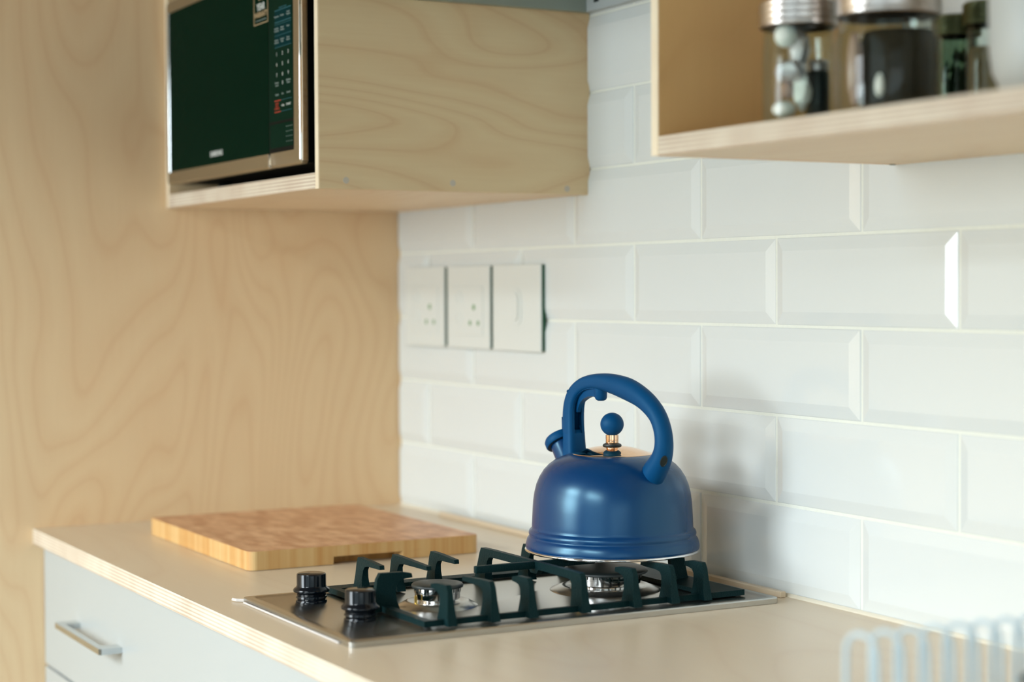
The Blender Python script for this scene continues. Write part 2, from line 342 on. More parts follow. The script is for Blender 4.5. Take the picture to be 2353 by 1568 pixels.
for k in range(-1, 9):
    zb_ = Z5 + k*PH + G/2; h = PH - G
    ph = 0 if (k % 2 == 0) else 1          # joints: z 1.207-1.309 is k=2 -> even columns
    j = -12 + ph
    while True:
        xa = X0 + j*PW/2; xb = xa + PW; j += 2
        if xa > 3.0: break
        cut = xa < 0.0015
        xs = max(xa + G/2, 0.0015); xe = xb - G/2
        if xe - xs < 0.02: continue
        hh = h; z0 = zb_
        if k == -1: z0 = 0.9025; hh = Z5 - G/2 - z0
        t = bpy.data.objects.new('tile', tile_mesh(xe-xs, hh, not cut, True)); COL.objects.link(t); t.parent = wall_back
        t.location = (xs, 0.0, z0); t.rotation_euler = (random.uniform(-.0025, .0025), 0, random.uniform(-.002, .002))
# silicone bead along the back of the worktop
b = nb(); prism(b, [(0.0, -0.0005, 0.9), (0.0, -0.0045, 0.9), (0.0, -0.0036, 0.9016), (0.0, -0.0014, 0.9032), (0.0, -0.0005, 0.9036)], (3.0, 0, 0)); structure('trim_1', b, M['silicone'])
b = nb(); box(b, 0.171, 1.045, -0.016, -0.0078, 0.9001, 0.9070, 0.001)
o = finish('wood_strip', b, M['top_ply'], loc=(0.62, -0.014, 0.9)); tag(o, 'thin pale wood strip lying along the foot of the tiles behind the kettle', 'strip')

# ------------------------------------------------------------------ worktop + drawer unit
CT = 0.9
hx0, hx1, hy0, hy1 = 0.767, 1.072, -0.556, -0.037
wt = thing('worktop', 'pale birch plywood worktop with layered front edge running under the hob', 'worktop', (1.5, -0.3, 0.878))
b = nb(); box(b, 0.0005, 3.0, -0.6005, -0.0005, 0.878, CT)
finish('top_sheet', b, M['top_ply'], wt)
b = nb(); rr = random.Random(3)
zz = 0.878; n_ = 9
for i in range(n_):
    h = 0.022/n_; dy = 0.0009 if i % 2 == 0 else 0.0004
    box(b, 0.0005, 3.0, -0.6005-dy, -0.6004, zz, zz+h); zz += h
finish('veneer_edge', b, M['edge_h'], wt)

dc = thing('drawer_cabinet', 'white drawer unit with a chrome bar handle under the worktop', 'cabinet', (0.8, -0.3, 0))
b = nb(); box(b, 0.002, 1.6, -0.565, -0.002, 0.1, 0.8775); finish('carcass', b, M['lacquer'], dc)
b = nb(); box(b, 0.03, 1.57, -0.52, -0.05, 0.0, 0.1); finish('plinth', b, M['lacquer'], dc)
for z0, z1 in ((0.6985, 0.8755), (0.41, 0.6945), (0.11, 0.406)):
    b = nb(); box(b, 0.0015, 1.5985, -0.5852, -0.5655, z0, z1, 0.0008, 1); dr = finish('drawer', b, M['lacquer'], dc)
    b = nb(); zt = 0.7895 - (0.8755-z1)
    y0, y1 = -0.6155, -0.5853
    outl = [(0.174, y1), (0.174, y0+0.003), (0.177, y0), (0.395, y0), (0.398, y0+0.003), (0.398, y1), (0.374, y1), (0.374, y0+0.0095), (0.198, y0+0.0095), (0.198, y1)]
    prism(b, [(x, y, zt-0.0078) for x, y in outl], (0, 0, 0.0078)); bevel_all(b, 0.0006, 2)
    finish('handle', b, M['chrome'], dr, label='satin chrome bar handle')
dc2 = thing('base_cabinet', 'white base unit under the right part of the worktop, beyond the drawers', 'cabinet', (2.3, -0.3, 0))
b = nb(); box(b, 1.602, 2.99, -0.565, -0.002, 0.1, 0.8775); finish('carcass', b, M['lacquer'], dc2)
for x0, x1 in ((1.603, 2.295), (2.299, 2.989)):
    b = nb(); box(b, x0, x1, -0.5852, -0.5655, 0.11, 0.8755, 0.0008, 1); finish('door', b, M['lacquer'], dc2)

# ------------------------------------------------------------------ cutting board
def rounded(x0, x1, y0, y1, r, n=6):
    pts = []
    for cx, cy, a0 in ((x1-r, y1-r, 0), (x0+r, y1-r, 90), (x0+r, y0+r, 180), (x1-r, y0+r, 270)):
        for i in range(n+1):
            a = math.radians(a0 + 90*i/n); pts.append((cx + r*math.cos(a), cy + r*math.sin(a)))
    return pts
bx0, bx1, by0, by1 = 0.150, 0.557, -0.470, -0.1455
cb = thing('cutting_board', 'thick bamboo cutting board with a finger recess lying flat on the worktop', 'cutting board', ((bx0+bx1)/2, (by0+by1)/2, CT))
bm = nb(); prism(bm, [(x, y, 0.9105) for x, y in rounded(bx0, bx1, by0, by1, 0.011)], (0, 0, 0.0138)); bevel_all(bm, 0.0008, 2)
for f_ in bm.faces: f_.material_index = 0
body = finish('board', bm, M['bam_side'], cb)
# thin end-grain face inset in the top
bm = nb(); prism(bm, [(x, y, 0.9238) for x, y in rounded(bx0+0.001, bx1-0.001, by0+0.001, by1-0.001, 0.010)], (0, 0, 0.0008)); finish('end_grain_face', bm, M['bam_top'], cb)
ol = rounded(bx0, bx1, by0, by1, 0.011); n0 = (bx1, -0.2583); n1 = (bx1, -0.3558)
# lower layer outline with the recess cut into the +x side
low = [p for p in ol if p[1] <= -0.30 and p[0] > 0.4]; rest = [p for p in ol if not (p[1] <= -0.30 and p[0] > 0.4)]
up = [p for p in rest if p[0] > 0.4 and p[1] > -0.3]; left = [p for p in rest if p[0] <= 0.4]
poly = up + left + low + [(bx1, n1[1]), (bx1-0.016, n1[1]+0.006), (bx1-0.016, n0[1]-0.006), (bx1, n0[1])]
bm = nb(); prism(bm, [(x, y, 0.9006) for x, y in poly], (0, 0, 0.0100)); o = finish('lower_layer', bm, M['bam_side'], cb)
bm = nb(); box(bm, bx1-0.0165, bx1-0.0159, n1[1]+0.006, n0[1]-0.006, 0.9007, 0.9104); finish('finger_recess', bm, M['bam_dark'], cb)
for x in (bx0+0.02, bx1-0.03):
    for y in (by0+0.02, by1-0.02): bm = nb(); lathe(bm, [(0.005, 0), (0.005, 0.0007)], (x, y, 0.9), 16); finish('rubber_foot', bm, M['collar'], cb)

# ------------------------------------------------------------------ hob
hob = thing('gas_hob', 'stainless two burner gas hob let into the worktop', 'hob', ((hx0+hx1)/2, (hy0+hy1)/2, CT))
bm = nb(); ol = rounded(hx0, hx1, hy0, hy1, 0.006, 4)
rings = []
for ins, z in ((0, 0.9003), (0, 0.9056), (0.0010, 0.9068), (0.003, 0.9072), (0.0095, 0.9071), (0.0125, 0.9055)):
    rings.append([bm.verts.new((x, y, z)) for x, y in rounded(hx0+ins, hx1-ins, hy0+ins, hy1-ins, max(0.006-ins*0.3, 0.003), 4)])
for A, B in zip(rings, rings[1:]):
    n = len(A)
    for i in range(n): bm.faces.new((A[i], A[(i+1) % n], B[(i+1) % n], B[i]))
bm.faces.new(rings[-1]); bm.faces.new(rings[0])
finish('steel_plate', bm, M['steel'], hob, smooth=35)
b = nb()
# bead of sealant round the plate
tube(b, [(hx0-0.002+random.uniform(-.0008, .0008), hy0+0.01+i*0.02, 0.9018) for i in range(26)], 0.0014, 6)
tube(b, [(hx0-0.004, hy0-0.004+0*i, 0.9002) for i in (0, 1)] if False else [(hx0-0.014, -0.562, 0.9021), (hx0-0.006, -0.560, 0.9021), (hx0+0.001, -0.552, 0.9021)], 0.0018, 6)
tube(b, [(hx0+0.01+i*0.03, hy0-0.0015, 0.9015) for i in range(10)], 0.0011, 6)
finish('sealant', b, M['mortar'], hob)
BX = 0.921; BYF, BYR = -0.387, -0.172
def burner(cx, cy, rb, rc, rcap, zc0, zc1, cap_t, nt_):
    bn = nb(); z = 0.9055
    lathe(bn, [(rb, z), (rb*0.985, z+0.0008), (rb*0.80, z+0.0052), (rb*0.74, z+0.0060), (rc*1.12, z+0.0045), (rc*0.9, z+0.0045)], (cx, cy, 0), 64, cap0=False)
    bu = finish('burner_dish', bn, M['steel'], hob, smooth=50)
    bn = nb()
    lathe(bn, [(rc*0.80, z+0.0045), (rc*0.80, zc0), (rc*0.97, zc0+0.0006), (rc, zc0+0.0016), (rc, zc0+(zc1-zc0)*0.56), (rc*1.03, zc0+(zc1-zc0)*0.60), (rc*1.03, zc1), (rc*0.9, zc1+0.0004)], (cx, cy, 0), 96, cap0=False)
    cr_ = finish('burner_ring', bn, M['polish'], hob, smooth=30)
    bn = nb()
    for i in range(nt_):
        a = 2*PI*i/nt_; c, s = math.cos(a), math.sin(a); rr_ = rc*1.032
        p = [(-0.0007, 0), (0.0007, 0), (0.0007, -1), (-0.0007, -1)]
        pts = []
        for t_, dz in p: pts.append((cx + c*(rr_-0.001) - s*t_, cy + s*(rr_-0.001) + c*t_, zc1 + dz*(zc1-zc0)*0.27))
        prism(bn, pts, (c*0.0012, s*0.0012, 0))
    finish('flame_port', bn, M['dark'], cr_, kind='stuff')
    bn = nb()
    lathe(bn, [(rcap*0.8, zc1), (rcap*0.985, zc1+0.0006), (rcap, zc1+0.0016), (rcap*0.995, zc1+cap_t*0.62), (rcap*0.955, zc1+cap_t*0.9), (rcap*0.88, zc1+cap_t), (rcap*0.5, zc1+cap_t+0.0003), (0.0005, zc1+cap_t+0.0004)], (cx, cy, 0), 96)
    finish('burner_cap', bn, M['capblack'], hob, smooth=40)
    bn = nb(); lathe(bn, [(0.0016, 0.905+0.004), (0.0016, zc0+0.006), (0.0008, zc0+0.007)], (cx+rc*0.25, cy-rc*1.18, 0), 12)
    finish('spark_electrode', bn, M['brass'], hob)
burner(BX, BYF, 0.0445, 0.0248, 0.0285, 0.9125, 0.9255, 0.0048, 20)
burner(BX, BYR, 0.0640, 0.0405, 0.0490, 0.9125, 0.9255, 0.0052, 36)
for (kx, ky) in ((0.8315, -0.4985), (0.9600, -0.4960)):
    bn = nb(); z = 0.9055
    lathe(bn, [(0.0172, z), (0.0174, z+0.0012), (0.0168, z+0.0026), (0.0156, z+0.0030), (0.0158, z+0.0048), (0.0172, z+0.0052), (0.0168, z+0.0072), (0.0160, z+0.0076),
               (0.0162, z+0.0100), (0.0200, z+0.0122), (0.0203, z+0.0138), (0.0196, z+0.0152), (0.0170, z+0.0172), (0.0163, z+0.0190), (0.0163, z+0.0305), (0.0160, z+0.0315), (0.0150, z+0.0321), (0.0005, z+0.0323)], (kx, ky, 0), 64)
    kn = finish('knob', bn, M['knob'], hob, smooth=40)
    bn = nb(); box(bn, kx-0.0009, kx+0.0009, ky-0.0163, ky-0.0020, z+0.0321, z+0.0325); finish('pointer_mark', bn, M['capblack'], kn)

# pan support
ps = thing('pan_support', 'black cast iron pan support standing over both hob burners', 'pan support', (BX, -0.26, 0.905))
FX0, FX1, FY0, FY1 = 0.786, 1.043, -0.462, -0.064
bm = nb(); zf0, zf1 = 0.9072, 0.9135; w = 0.013
o4 = [(FX0, FY0), (FX1, FY0), (FX1, FY1), (FX0, FY1)]; i4 = [(FX0+w, FY0+w), (FX1-w, FY0+w), (FX1-w, FY1-0.040), (FX0+w, FY1-0.040)]
def vv(l, z): return [bm.verts.new((x, y, z)) for x, y in l]
ot, it, ob, ib = vv(o4, zf1), vv(i4, zf1-0.0015), vv(o4, zf0), vv(i4, zf0)
for i in range(4):
    j = (i+1) % 4
    bm.faces.new((ot[i], ot[j], it[j], it[i])); bm.faces.new((ob[i], ob[j], ib[j], ib[i])); bm.faces.new((ot[i], ot[j], ob[j], ob[i])); bm.faces.new((it[i], it[j], ib[j], ib[i]))
bevel_all(bm, 0.0012, 2); finish('base_frame', bm, M['iron'], ps, smooth=40)
for x in (FX0+0.006, FX1-0.006):
    for y in (FY0+0.006, FY1-0.006): bm = nb(); lathe(bm, [(0.004, 0.9057), (0.004, 0.9075)], (x, y, 0), 12); finish('foot_pad', bm, M['collar'], ps)
ZT = 0.9487
def ribbon(bm, prs, f):
    sec = []
    for (oa, oz), (ia, iz) in prs:
        sec.append([bm.verts.new(f(oa, oz, -1)), bm.verts.new(f(oa, oz, 1)), bm.verts.new(f(ia, iz, 1)), bm.verts.new(f(ia, iz, -1))])
    for A_, B_ in zip(sec, sec[1:]):
        for i in range(4): bm.faces.new((A_[i], A_[(i+1) % 4], B_[(i+1) % 4], B_[i]))
    bm.faces.new(sec[0]); bm.faces.new(sec[-1][::-1])
def finger(px, py, dx, dy, ln, hz=0.011, tipz=0.0045, pw=0.020, th0=0.0105, th1=0.0058, foot=0.914, top=ZT):
    """post at (px,py) with arm of length ln going along (dx,dy)"""
    A = Vector((dx, dy, 0)); T = Vector((-dy, dx, 0)); B = Vector((px, py, 0))
    prs = [((-0.0060, foot-0.0065), (pw+0.0025, foot-0.0065)), ((-0.0035, foot+0.002), (pw-0.0010, foot+0.002)), ((-0.0015, top-0.020), (pw-0.0025, top-0.022)), ((0.0002, top-0.007), (pw-0.0012, top-hz-0.003)),
           ((0.0040, top-0.0004), (pw+0.0025, top-hz+0.0012)), ((pw+0.006, top-0.0008), (pw+0.010, top-hz+0.0028)), ((ln-0.001, top-0.0030), (ln, top-0.0030-tipz))]
    bm = nb(); ribbon(bm, prs, lambda a, z, sd: B + A*a + T*(sd*((th0 + (th1-th0)*min(1, max(0, (z-foot)/(top-foot-0.012))))/2)) + Vector((0, 0, z)))
    bevel_all(bm, 0.0011, 2, 28)
    return finish('support_finger', bm, M['iron'], ps, smooth=50)
RX, LX = 1.0475, 0.8005
for y, ln in ((-0.4345, 0.040), (-0.3845, 0.066), (-0.3395, 0.038), (-0.211, 0.038), (-0.1625, 0.062), (-0.120, 0.038)):
    finger(RX, y, -1, 0, ln)
for y, ln in ((-0.431, 0.064), (-0.388, 0.094), (-0.3395, 0.066), (-0.217, 0.045), (-0.1625, 0.070), (-0.120, 0.045)):
    finger(LX+0.008, y, 1, 0, ln)
finger(0.934, -0.4665, 0, 1, 0.042, pw=0.024)
finger(0.934, -0.0740, 0, -1, 0.036, pw=0.020)
# cross bar with two posts
T0 = ZT
prs = [((1.0540, 0.9075), (1.0265, 0.9075)), ((1.0510, 0.917), (1.0275, 0.917)), ((1.0490, T0-0.020), (1.0270, T0-0.022)), ((1.0473, T0-0.007), (1.0262, T0-0.0140)), ((1.0435, T0-0.0004), (1.0225, T0-0.0098)), ((1.018, T0), (1.016, T0-0.0088)),
       ((0.954, T0), (0.954, T0-0.0085)), ((0.949, T0), (0.949, T0-0.0135)), ((0.936, T0), (0.936, T0-0.0135)), ((0.931, T0), (0.931, T0-0.0085)), ((0.841, T0), (0.843, T0-0.0088)), ((0.8165, T0-0.0004), (0.8365, T0-0.0098)),
       ((0.8125, T0-0.007), (0.8325, T0-0.0140)), ((0.8085, T0-0.020), (0.8300, T0-0.022)), ((0.8050, 0.917), (0.8290, 0.917)), ((0.8020, 0.9075), (0.8310, 0.9075))]
bm = nb(); ribbon(bm, prs, lambda a, z, sd: Vector((a, -0.2755 + sd*(0.0032 + 0.0022*max(0, min(1, (T0-0.012-z)/0.028))), z))); bevel_all(bm, 0.0011, 2, 28)
finish('cross_bar', bm, M['iron'], ps, smooth=50)
bm = nb(); box(bm, 0.9392, 0.9458, -0.352, -0.200, ZT-0.0085, ZT-0.0002, 0.0012); finish('centre_bar', bm, M['iron'], ps, smooth=50)

# ------------------------------------------------------------------ kettle
KX, KY, KZ = 0.9150, -0.1585, ZT
kt = thing('kettle', 'matt blue whistling stovetop kettle with rose gold lid', 'kettle', (KX, KY, KZ))
prof = [(0.0990, 0.9518), (0.1002, 0.9530), (0.1004, 0.9548), (0.1001, 0.9575), (0.0995, 0.9603), (0.0986, 0.9632), (0.0974, 0.9650), (0.0965, 0.9657), (0.0961, 0.9668), (0.0964, 0.9682), (0.0968, 0.9698), (0.0966, 0.9716), (0.0958, 0.9732),
        (0.0946, 0.9744), (0.0935, 0.9750), (0.0931, 0.9760), (0.0931, 0.9790), (0.0929, 0.984), (0.0926, 0.990), (0.0921, 0.999), (0.0915, 1.0075), (0.0902, 1.0165), (0.0878, 1.0260), (0.0842, 1.0345), (0.0793, 1.0423), (0.0735, 1.0485), (0.0665, 1.0536),
        (0.0590, 1.0572), (0.0520, 1.0596), (0.0465, 1.0608), (0.0448, 1.0606), (0.0440, 1.0592)]
bm = nb(); lathe(bm, prof, (KX, KY, 0), 160, cap0=False, cap1=False); finish('body', bm, M['kettle'], kt, smooth=60)
bm = nb(); lathe(bm, [(0.0015, 0.9500), (0.0950, KZ+0.0004), (0.0990, KZ+0.0003), (0.1012, 0.9502), (0.1014, 0.9512), (0.1006, 0.9524), (0.0988, 0.9526)], (KX, KY, 0), 160, cap1=False); finish('base_rim', bm, M['polish'], kt, smooth=50, label='thin shiny steel rim round the base')
bm = nb(); lp = [(0.0462, 1.0602), (0.0466, 1.0608), (0.0458, 1.0615), (0.0440, 1.0617)]
for i in range(1, 15):
    r = 0.0440*(1-i/15); lp.append((r, 1.0617 + 0.0085*(1-(r/0.0440)**2)))
lp.append((0.001, 1.0702)); lathe(bm, lp, (KX, KY, 0), 128, cap0=False)
lid = finish('lid', bm, M['gold'], kt, smooth=60, label='rose gold domed lid')
bm = nb(); lathe(bm, [(0.006, 1.0675), (0.0090, 1.0680), (0.0110, 1.0700), (0.0104, 1.0718), (0.0076, 1.0729)], (KX, KY, 0), 48); finish('knob_collar', bm, M['collar'], lid, smooth=50)
bm = nb(); lathe(bm, [(0.0072, 1.0730), (0.0074, 1.0735), (0.0074, 1.0765), (0.0070, 1.0768), (0.0074, 1.0771), (0.0074, 1.0825)], (KX, KY, 0), 48); finish('knob_neck', bm, M['gold'], lid, smooth=40)
bm = nb(); sphere(bm, (KX, KY, 1.0947), 0.01355, 48, (1, 1, 0.99)); finish('lid_knob', bm, M['rubber'], lid, smooth=80)

TH = math.radians(56)
rh = Vector((R_.x, R_.y, 0)).normalized(); dh = Vector((d.x, d.y, 0)).normalized()
E1 = rh*math.cos(TH) - dh*math.sin(TH)            # horizontal direction of the handle plane, towards the front foot
NP = Vector((0, 0, 1)).cross(E1)                  # perpendicular to the handle plane
K0 = Vector((KX, KY, 0))
def LZ(X, Y):
    """kettle reference sketch -> (L, z) in the handle plane"""
    px, py = 1190+X/3.336, 840+Y/3.336
    ra = (px-1409)/4210.85*2.12
    za = 1.2505 - 0.0280*2.12 - (py-784)/4210.85*2.12 + 0.0
    L = ra/math.cos(TH)
    for _ in range(4): L = ra*(2.12 - L*math.sin(TH))/2.12/math.cos(TH)
    return L, 1.2505 + (za-1.2505)*(2.12-L*math.sin(TH))/2.12
ctr = [(1015, 848, 28, 28, 0), (1042, 795, 27, 27, 0), (1080, 715, 23.5, 24, 0), (1097, 620, 20.5, 22, 0), (1090, 510, 19.5, 21, 0), (1058, 400, 20, 21, 0), (1003, 312, 22, 22, 0), (934, 243, 24, 22.5, 0),
       (850, 188, 26, 23, 0), (765, 152, 24, 23, 0), (690, 130, 20.5, 22.5, 0), (615, 124, 17.5, 22, 2), (548, 146, 16.5, 22, 7), (496, 200, 17, 22.5, 9), (468, 272, 18, 23, 10.5), (458, 350, 18.5, 23.5, 11.5), (457, 440, 19, 23.5, 12), (459, 512, 19, 24, 12), (460, 520, 19, 24, 0.2), (462, 600, 19.5, 25, 0), (466, 720, 21, 27, 0)]
path = []
for X, Y, t, w, g in ctr:
    L, z = LZ(X, Y); path.append((L, z, t/1000, w/1000, g/1000))
sp = cr_spline(path, 7)
def section(t, w, g, boxy):
    pts = []; n = 28
    ex = 2/(2+boxy*2.2)
    # outer half + sides via superellipse, inner edge with channel
    for i in range(n+1):
        a = PI*i/n - PI*0.0
        c, s = math.cos(a), math.sin(a)
        pts.append((w/2*math.copysign(abs(c)**ex, c), t/2*abs(s)**ex))
    nw = w/2 - 0.0032
    for i in range(1, 8):         # left inner shoulder
        a = PI + (PI/2)*i/8; c, s = math.cos(a), math.sin(a); pts.append((w/2*math.copysign(abs(c)**ex, c), t/2*math.copysign(abs(s)**ex, s)))
    def inner_y(x):
        q = min(1, abs(x)/(w/2)); return -t/2*(1-q**(2/ex))**(ex/2)
    if g > 0.0004:
        q0 = [( -nw, -t/2+0.0004), (-nw, -t/2+g), (-nw*0.4, -t/2+g), (nw*0.4, -t/2+g), (nw, -t/2+g), (nw, -t/2+0.0004)]
    else:
        q0 = [(x, inner_y(x)) for x in (-w*0.16, -w*0.10, -w*0.04, w*0.04, w*0.10, w*0.16)]
    pts += q0
    for i in range(1, 8):
        a = 1.5*PI + (PI/2)*i/8; c, s = math.cos(a), math.sin(a); pts.append((w/2*math.copysign(abs(c)**ex, c), t/2*math.copysign(abs(s)**ex, s)))
    return pts
bm = nb(); rings = []
for i, (L, z, t, w, g) in enumerate(sp):
    a = sp[max(0, i-1)]; c = sp[min(len(sp)-1, i+1)]
    tx, tz = c[0]-a[0], c[1]-a[1]; l = math.hypot(tx, tz); tx, tz = tx/l, tz/l
    ox, oz = tz, -tx                                 # candidate outward normal in plane
    if ox*(L-0.0) + oz*(z-1.085) < 0: ox, oz = -ox, -oz
    O = E1*ox + Vector((0, 0, oz))
    boxy = min(1, max(0, (i/7-9)/4))*0.9
    ring = [bm.verts.new(K0 + E1*L + Vector((0, 0, z)) + NP*p + O*q) for p, q in section(t, w, max(0, g), boxy)]
    rings.append(ring)
for A, B in zip(rings, rings[1:]):
    n = len(A)
    for i in range(n): bm.faces.new((A[i], A[(i+1) % n], B[(i+1) % n], B[i]))
bm.faces.new(rings[0]); bm.faces.new(rings[-1])
handle = finish('handle', bm, M['rubber'], kt, smooth=42)
def KP(L, z, n=0.0): return K0 + E1*L + NP*n + Vector((0, 0, z))
# screw recess near the front foot
L0, z0_ = LZ(1084, 708)
k_ = min(range(2, len(sp)-40), key=lambda i: (sp[i][0]-L0)**2+(sp[i][1]-z0_)**2)
a_, c_ = sp[k_-1], sp[k_+1]; tx, tz = c_[0]-a_[0], c_[1]-a_[1]; l_ = math.hypot(tx, tz); ox, oz = tz/l_, -tx/l_
if ox < 0: ox, oz = -ox, -oz
nn = -1 if NP.dot(CAM-K0) < 0 else 1
Ov = E1*ox + Vector((0, 0, oz)); Tv = E1*(tx/l_) + Vector((0, 0, tz/l_)); outd = (Ov*0.90 + NP*nn*0.43).normalized(); Sv = Tv.cross(outd).normalized()
ctr0 = KP(sp[k_][0], sp[k_][1]) + Ov*(sp[k_][2]/2*0.90) + NP*nn*(sp[k_][3]/2*0.43) + outd*0.0002
bm = nb(); lathe(bm, [(1.0, -0.002), (1.0, 0.0003), (0.86, 0.0005), (0.80, 0.0001), (0.05, 0.0001)], (0, 0, 0), 32, axis=(0, 0, 1))
for v in bm.verts: v.co = ctr0 + Sv*(v.co.x*0.0040) + Tv*(v.co.y*0.0068) + outd*v.co.z
finish('screw_recess', bm, M['dark'], handle)
L, z = LZ(458, 190); bm = nb()
lathe(bm, [(0.0021, -0.002), (0.0021, 0.0018), (0.0010, 0.0018), (0.0009, 0.0)], KP(L+0.004, z-0.001, nn*0.0096), 24, axis=NP*nn); finish('hinge_pin', bm, M['rubber'], handle, smooth=40)
# whistle trigger inside the handle
bm = nb(); pts = []
lev = [(640, 212), (610, 203), (577, 208), (543, 228), (518, 256), (502, 288), (492, 322), (486, 352)]
cen = [LZ(*p) for p in lev]
rings = []
for i, (L, z) in enumerate(cen):
    a = cen[max(0, i-1)]; c = cen[min(len(cen)-1, i+1)]; tx, tz = c[0]-a[0], c[1]-a[1]; l = math.hypot(tx, tz); ox, oz = tz/l, -tx/l
    O = E1*ox + Vector((0, 0, oz)); hh = (0.0050, 0.0050, 0.0048, 0.0045, 0.004, 0.0035, 0.003, 0.003)[i]; ww = (0.0050, 0.0048, 0.0046, 0.0042, 0.0036, 0.0030, 0.0026, 0.0024)[i]
    rings.append([bm.verts.new(KP(L, z) + NP*p*ww + O*q*hh) for p, q in ((-1, -1), (1, -1), (1, 1), (-1, 1))])
for A, B in zip(rings, rings[1:]):
    for i in range(4): bm.faces.new((A[i], A[(i+1) % 4], B[(i+1) % 4], B[i]))
bm.faces.new(rings[0]); bm.faces.new(rings[-1]); bevel_all(bm, 0.0008, 2)
lever = finish('whistle_trigger', bm, M['rubber'], kt, smooth=45)
bm = nb(); L1, z1 = LZ(650, 168); L2, z2 = LZ(655, 270)
lathe(bm, [(0.0073, z2-z1+0.003), (0.0078, 0.0)][::-1] if False else [(0.0040, z2-0.0003), (0.0062, z2+0.0008), (0.0074, z2+0.003), (0.0080, z1+0.002)], (KP(L1, 0).x, KP(L1, 0).y, 0), 32)
for v in bm.verts:                                   # flatten one end so the tab slopes like a thumb trigger
    rel = (v.co - K0).dot(E1) - L1
    if v.co.z < z2+0.004: v.co.z += max(0, -rel)*0.45
finish('thumb_tab', bm, M['rubber'], lever, smooth=50)
# spout and whistle cap
ax = (-E1*0.60 + Vector((0, 0, 0.80))).normalized(); base = KP(-0.0765, 1.036)
bm = nb(); lathe(bm, [(0.0168, -0.004), (0.0165, 0.004), (0.0150, 0.012), (0.0146, 0.040)], base, 48, axis=ax); sp_ = finish('spout', bm, M['kettle'], kt, smooth=50)
bm = nb(); lathe(bm, [(0.0150, 0.0365), (0.0188, 0.0370), (0.0198, 0.0385), (0.0198, 0.0445), (0.0180, 0.0472), (0.0120, 0.0485), (0.001, 0.0488)], base, 64, axis=ax, cap0=False); cap = finish('whistle_cap', bm, M['rubber'], kt, smooth=40)
bm = nb(); lathe(bm, [(0.0150, 0.0363), (0.0172, 0.0364), (0.0188, 0.0371)], base, 64, axis=ax, cap0=False, cap1=False); finish('cap_underside_shade', bm, M['rubber_shade'], cap)  # shaded underside of the cap put into a darker plastic colour
bm = nb(); A = base + ax*0.0455 + E1*0.012; Bp = KP(LZ(400, 430)[0], LZ(400, 420)[1])
T = NP
for (p, w_) in ((0, 0),):
    q = [A + NP*0.004 - Vector((0, 0, 0.004)), A - NP*0.004 - Vector((0, 0, 0.004)), Bp - NP*0.004, Bp + NP*0.004]
    prism(bm, q, Vector((0, 0, 1))*0.004 - E1*0.002)
finish('cap_arm', bm, M['rubber'], cap, smooth=30)

# ------------------------------------------------------------------ socket plates
def plate(x0, x1, lbl, kind):
    z0, z1 = 1.1625, 1.2865
    s = thing('socket_plate' if kind != 'switch' else 'switch_plate', lbl, 'socket' if kind != 'switch' else 'switch', ((x0+x1)/2, -0.0025, (z0+z1)/2), 'white wall plates on the tiles')
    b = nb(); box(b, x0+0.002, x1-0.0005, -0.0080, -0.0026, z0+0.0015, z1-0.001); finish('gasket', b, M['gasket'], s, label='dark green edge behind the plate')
    b = nb(); box(b, x0, x1, -0.0115, -0.0080, z0, z1, 0.0012, 2); f = finish('face_plate', b, M['plastic'], s)
    cx = (x0+x1)/2; b = nb()
    if kind == 'socket':
        bb = nb(); box(bb, cx-0.048, cx+0.050, -0.0128, -0.0114, 1.182, 1.256, 0.0006, 1); ins = finish('socket_insert', bb, M['plastic'], s)
        for (hx, hz, r) in ((cx+0.022, 1.2245, 0.0046), (cx+0.010, 1.2010, 0.0040), (cx+0.036, 1.2010, 0.0040)): lathe(b, [(r, 0), (r*0.95, 0.0004)], (hx, -0.0128, hz), 20, axis=(0, -1, 0))
        finish('pin_hole', b, M['hole'], ins)
        for hz in (1.2385, 1.2075):
            b2 = nb(); lathe(b2, [(0.0105, 0), (0.0100, 0.0012), (0.0080, 0.0014), (0.0074, 0.0002), (0.001, 0.0002)], (cx-0.026, -0.0128, hz), 32, axis=(0, -1, 0)); finish('round_outlet', b2, M['plastic'], ins, smooth=30)
    else:
        for q in (0,):
            bb = nb(); prism(bb, [(x, -0.0114, z) for x, z in rounded(cx-0.021, cx+0.017, 1.199, 1.252, 0.014)], (0, -0.0012, 0)); rk = finish('rocker_surround', bb, M['plastic'], s, smooth=30)
            bb = nb(); prism(bb, [(x, -0.0126, z) for x, z in rounded(cx-0.014, cx+0.010, 1.206, 1.246, 0.010)], (0, -0.0022, 0)); bevel_all(bb, 0.0005, 1); finish('rocker', bb, M['plastic'], rk, smooth=30)
    return s
plate(0.046, 0.1835, 'white socket plate nearest the plywood wall, leftmost of the three', 'socket')
plate(0.1955, 0.3335, 'white socket plate in the middle, between the other socket and the switch', 'socket')
plate(0.3445, 0.4865, 'white switch plate with one oval rocker, rightmost of the three plates', 'switch')

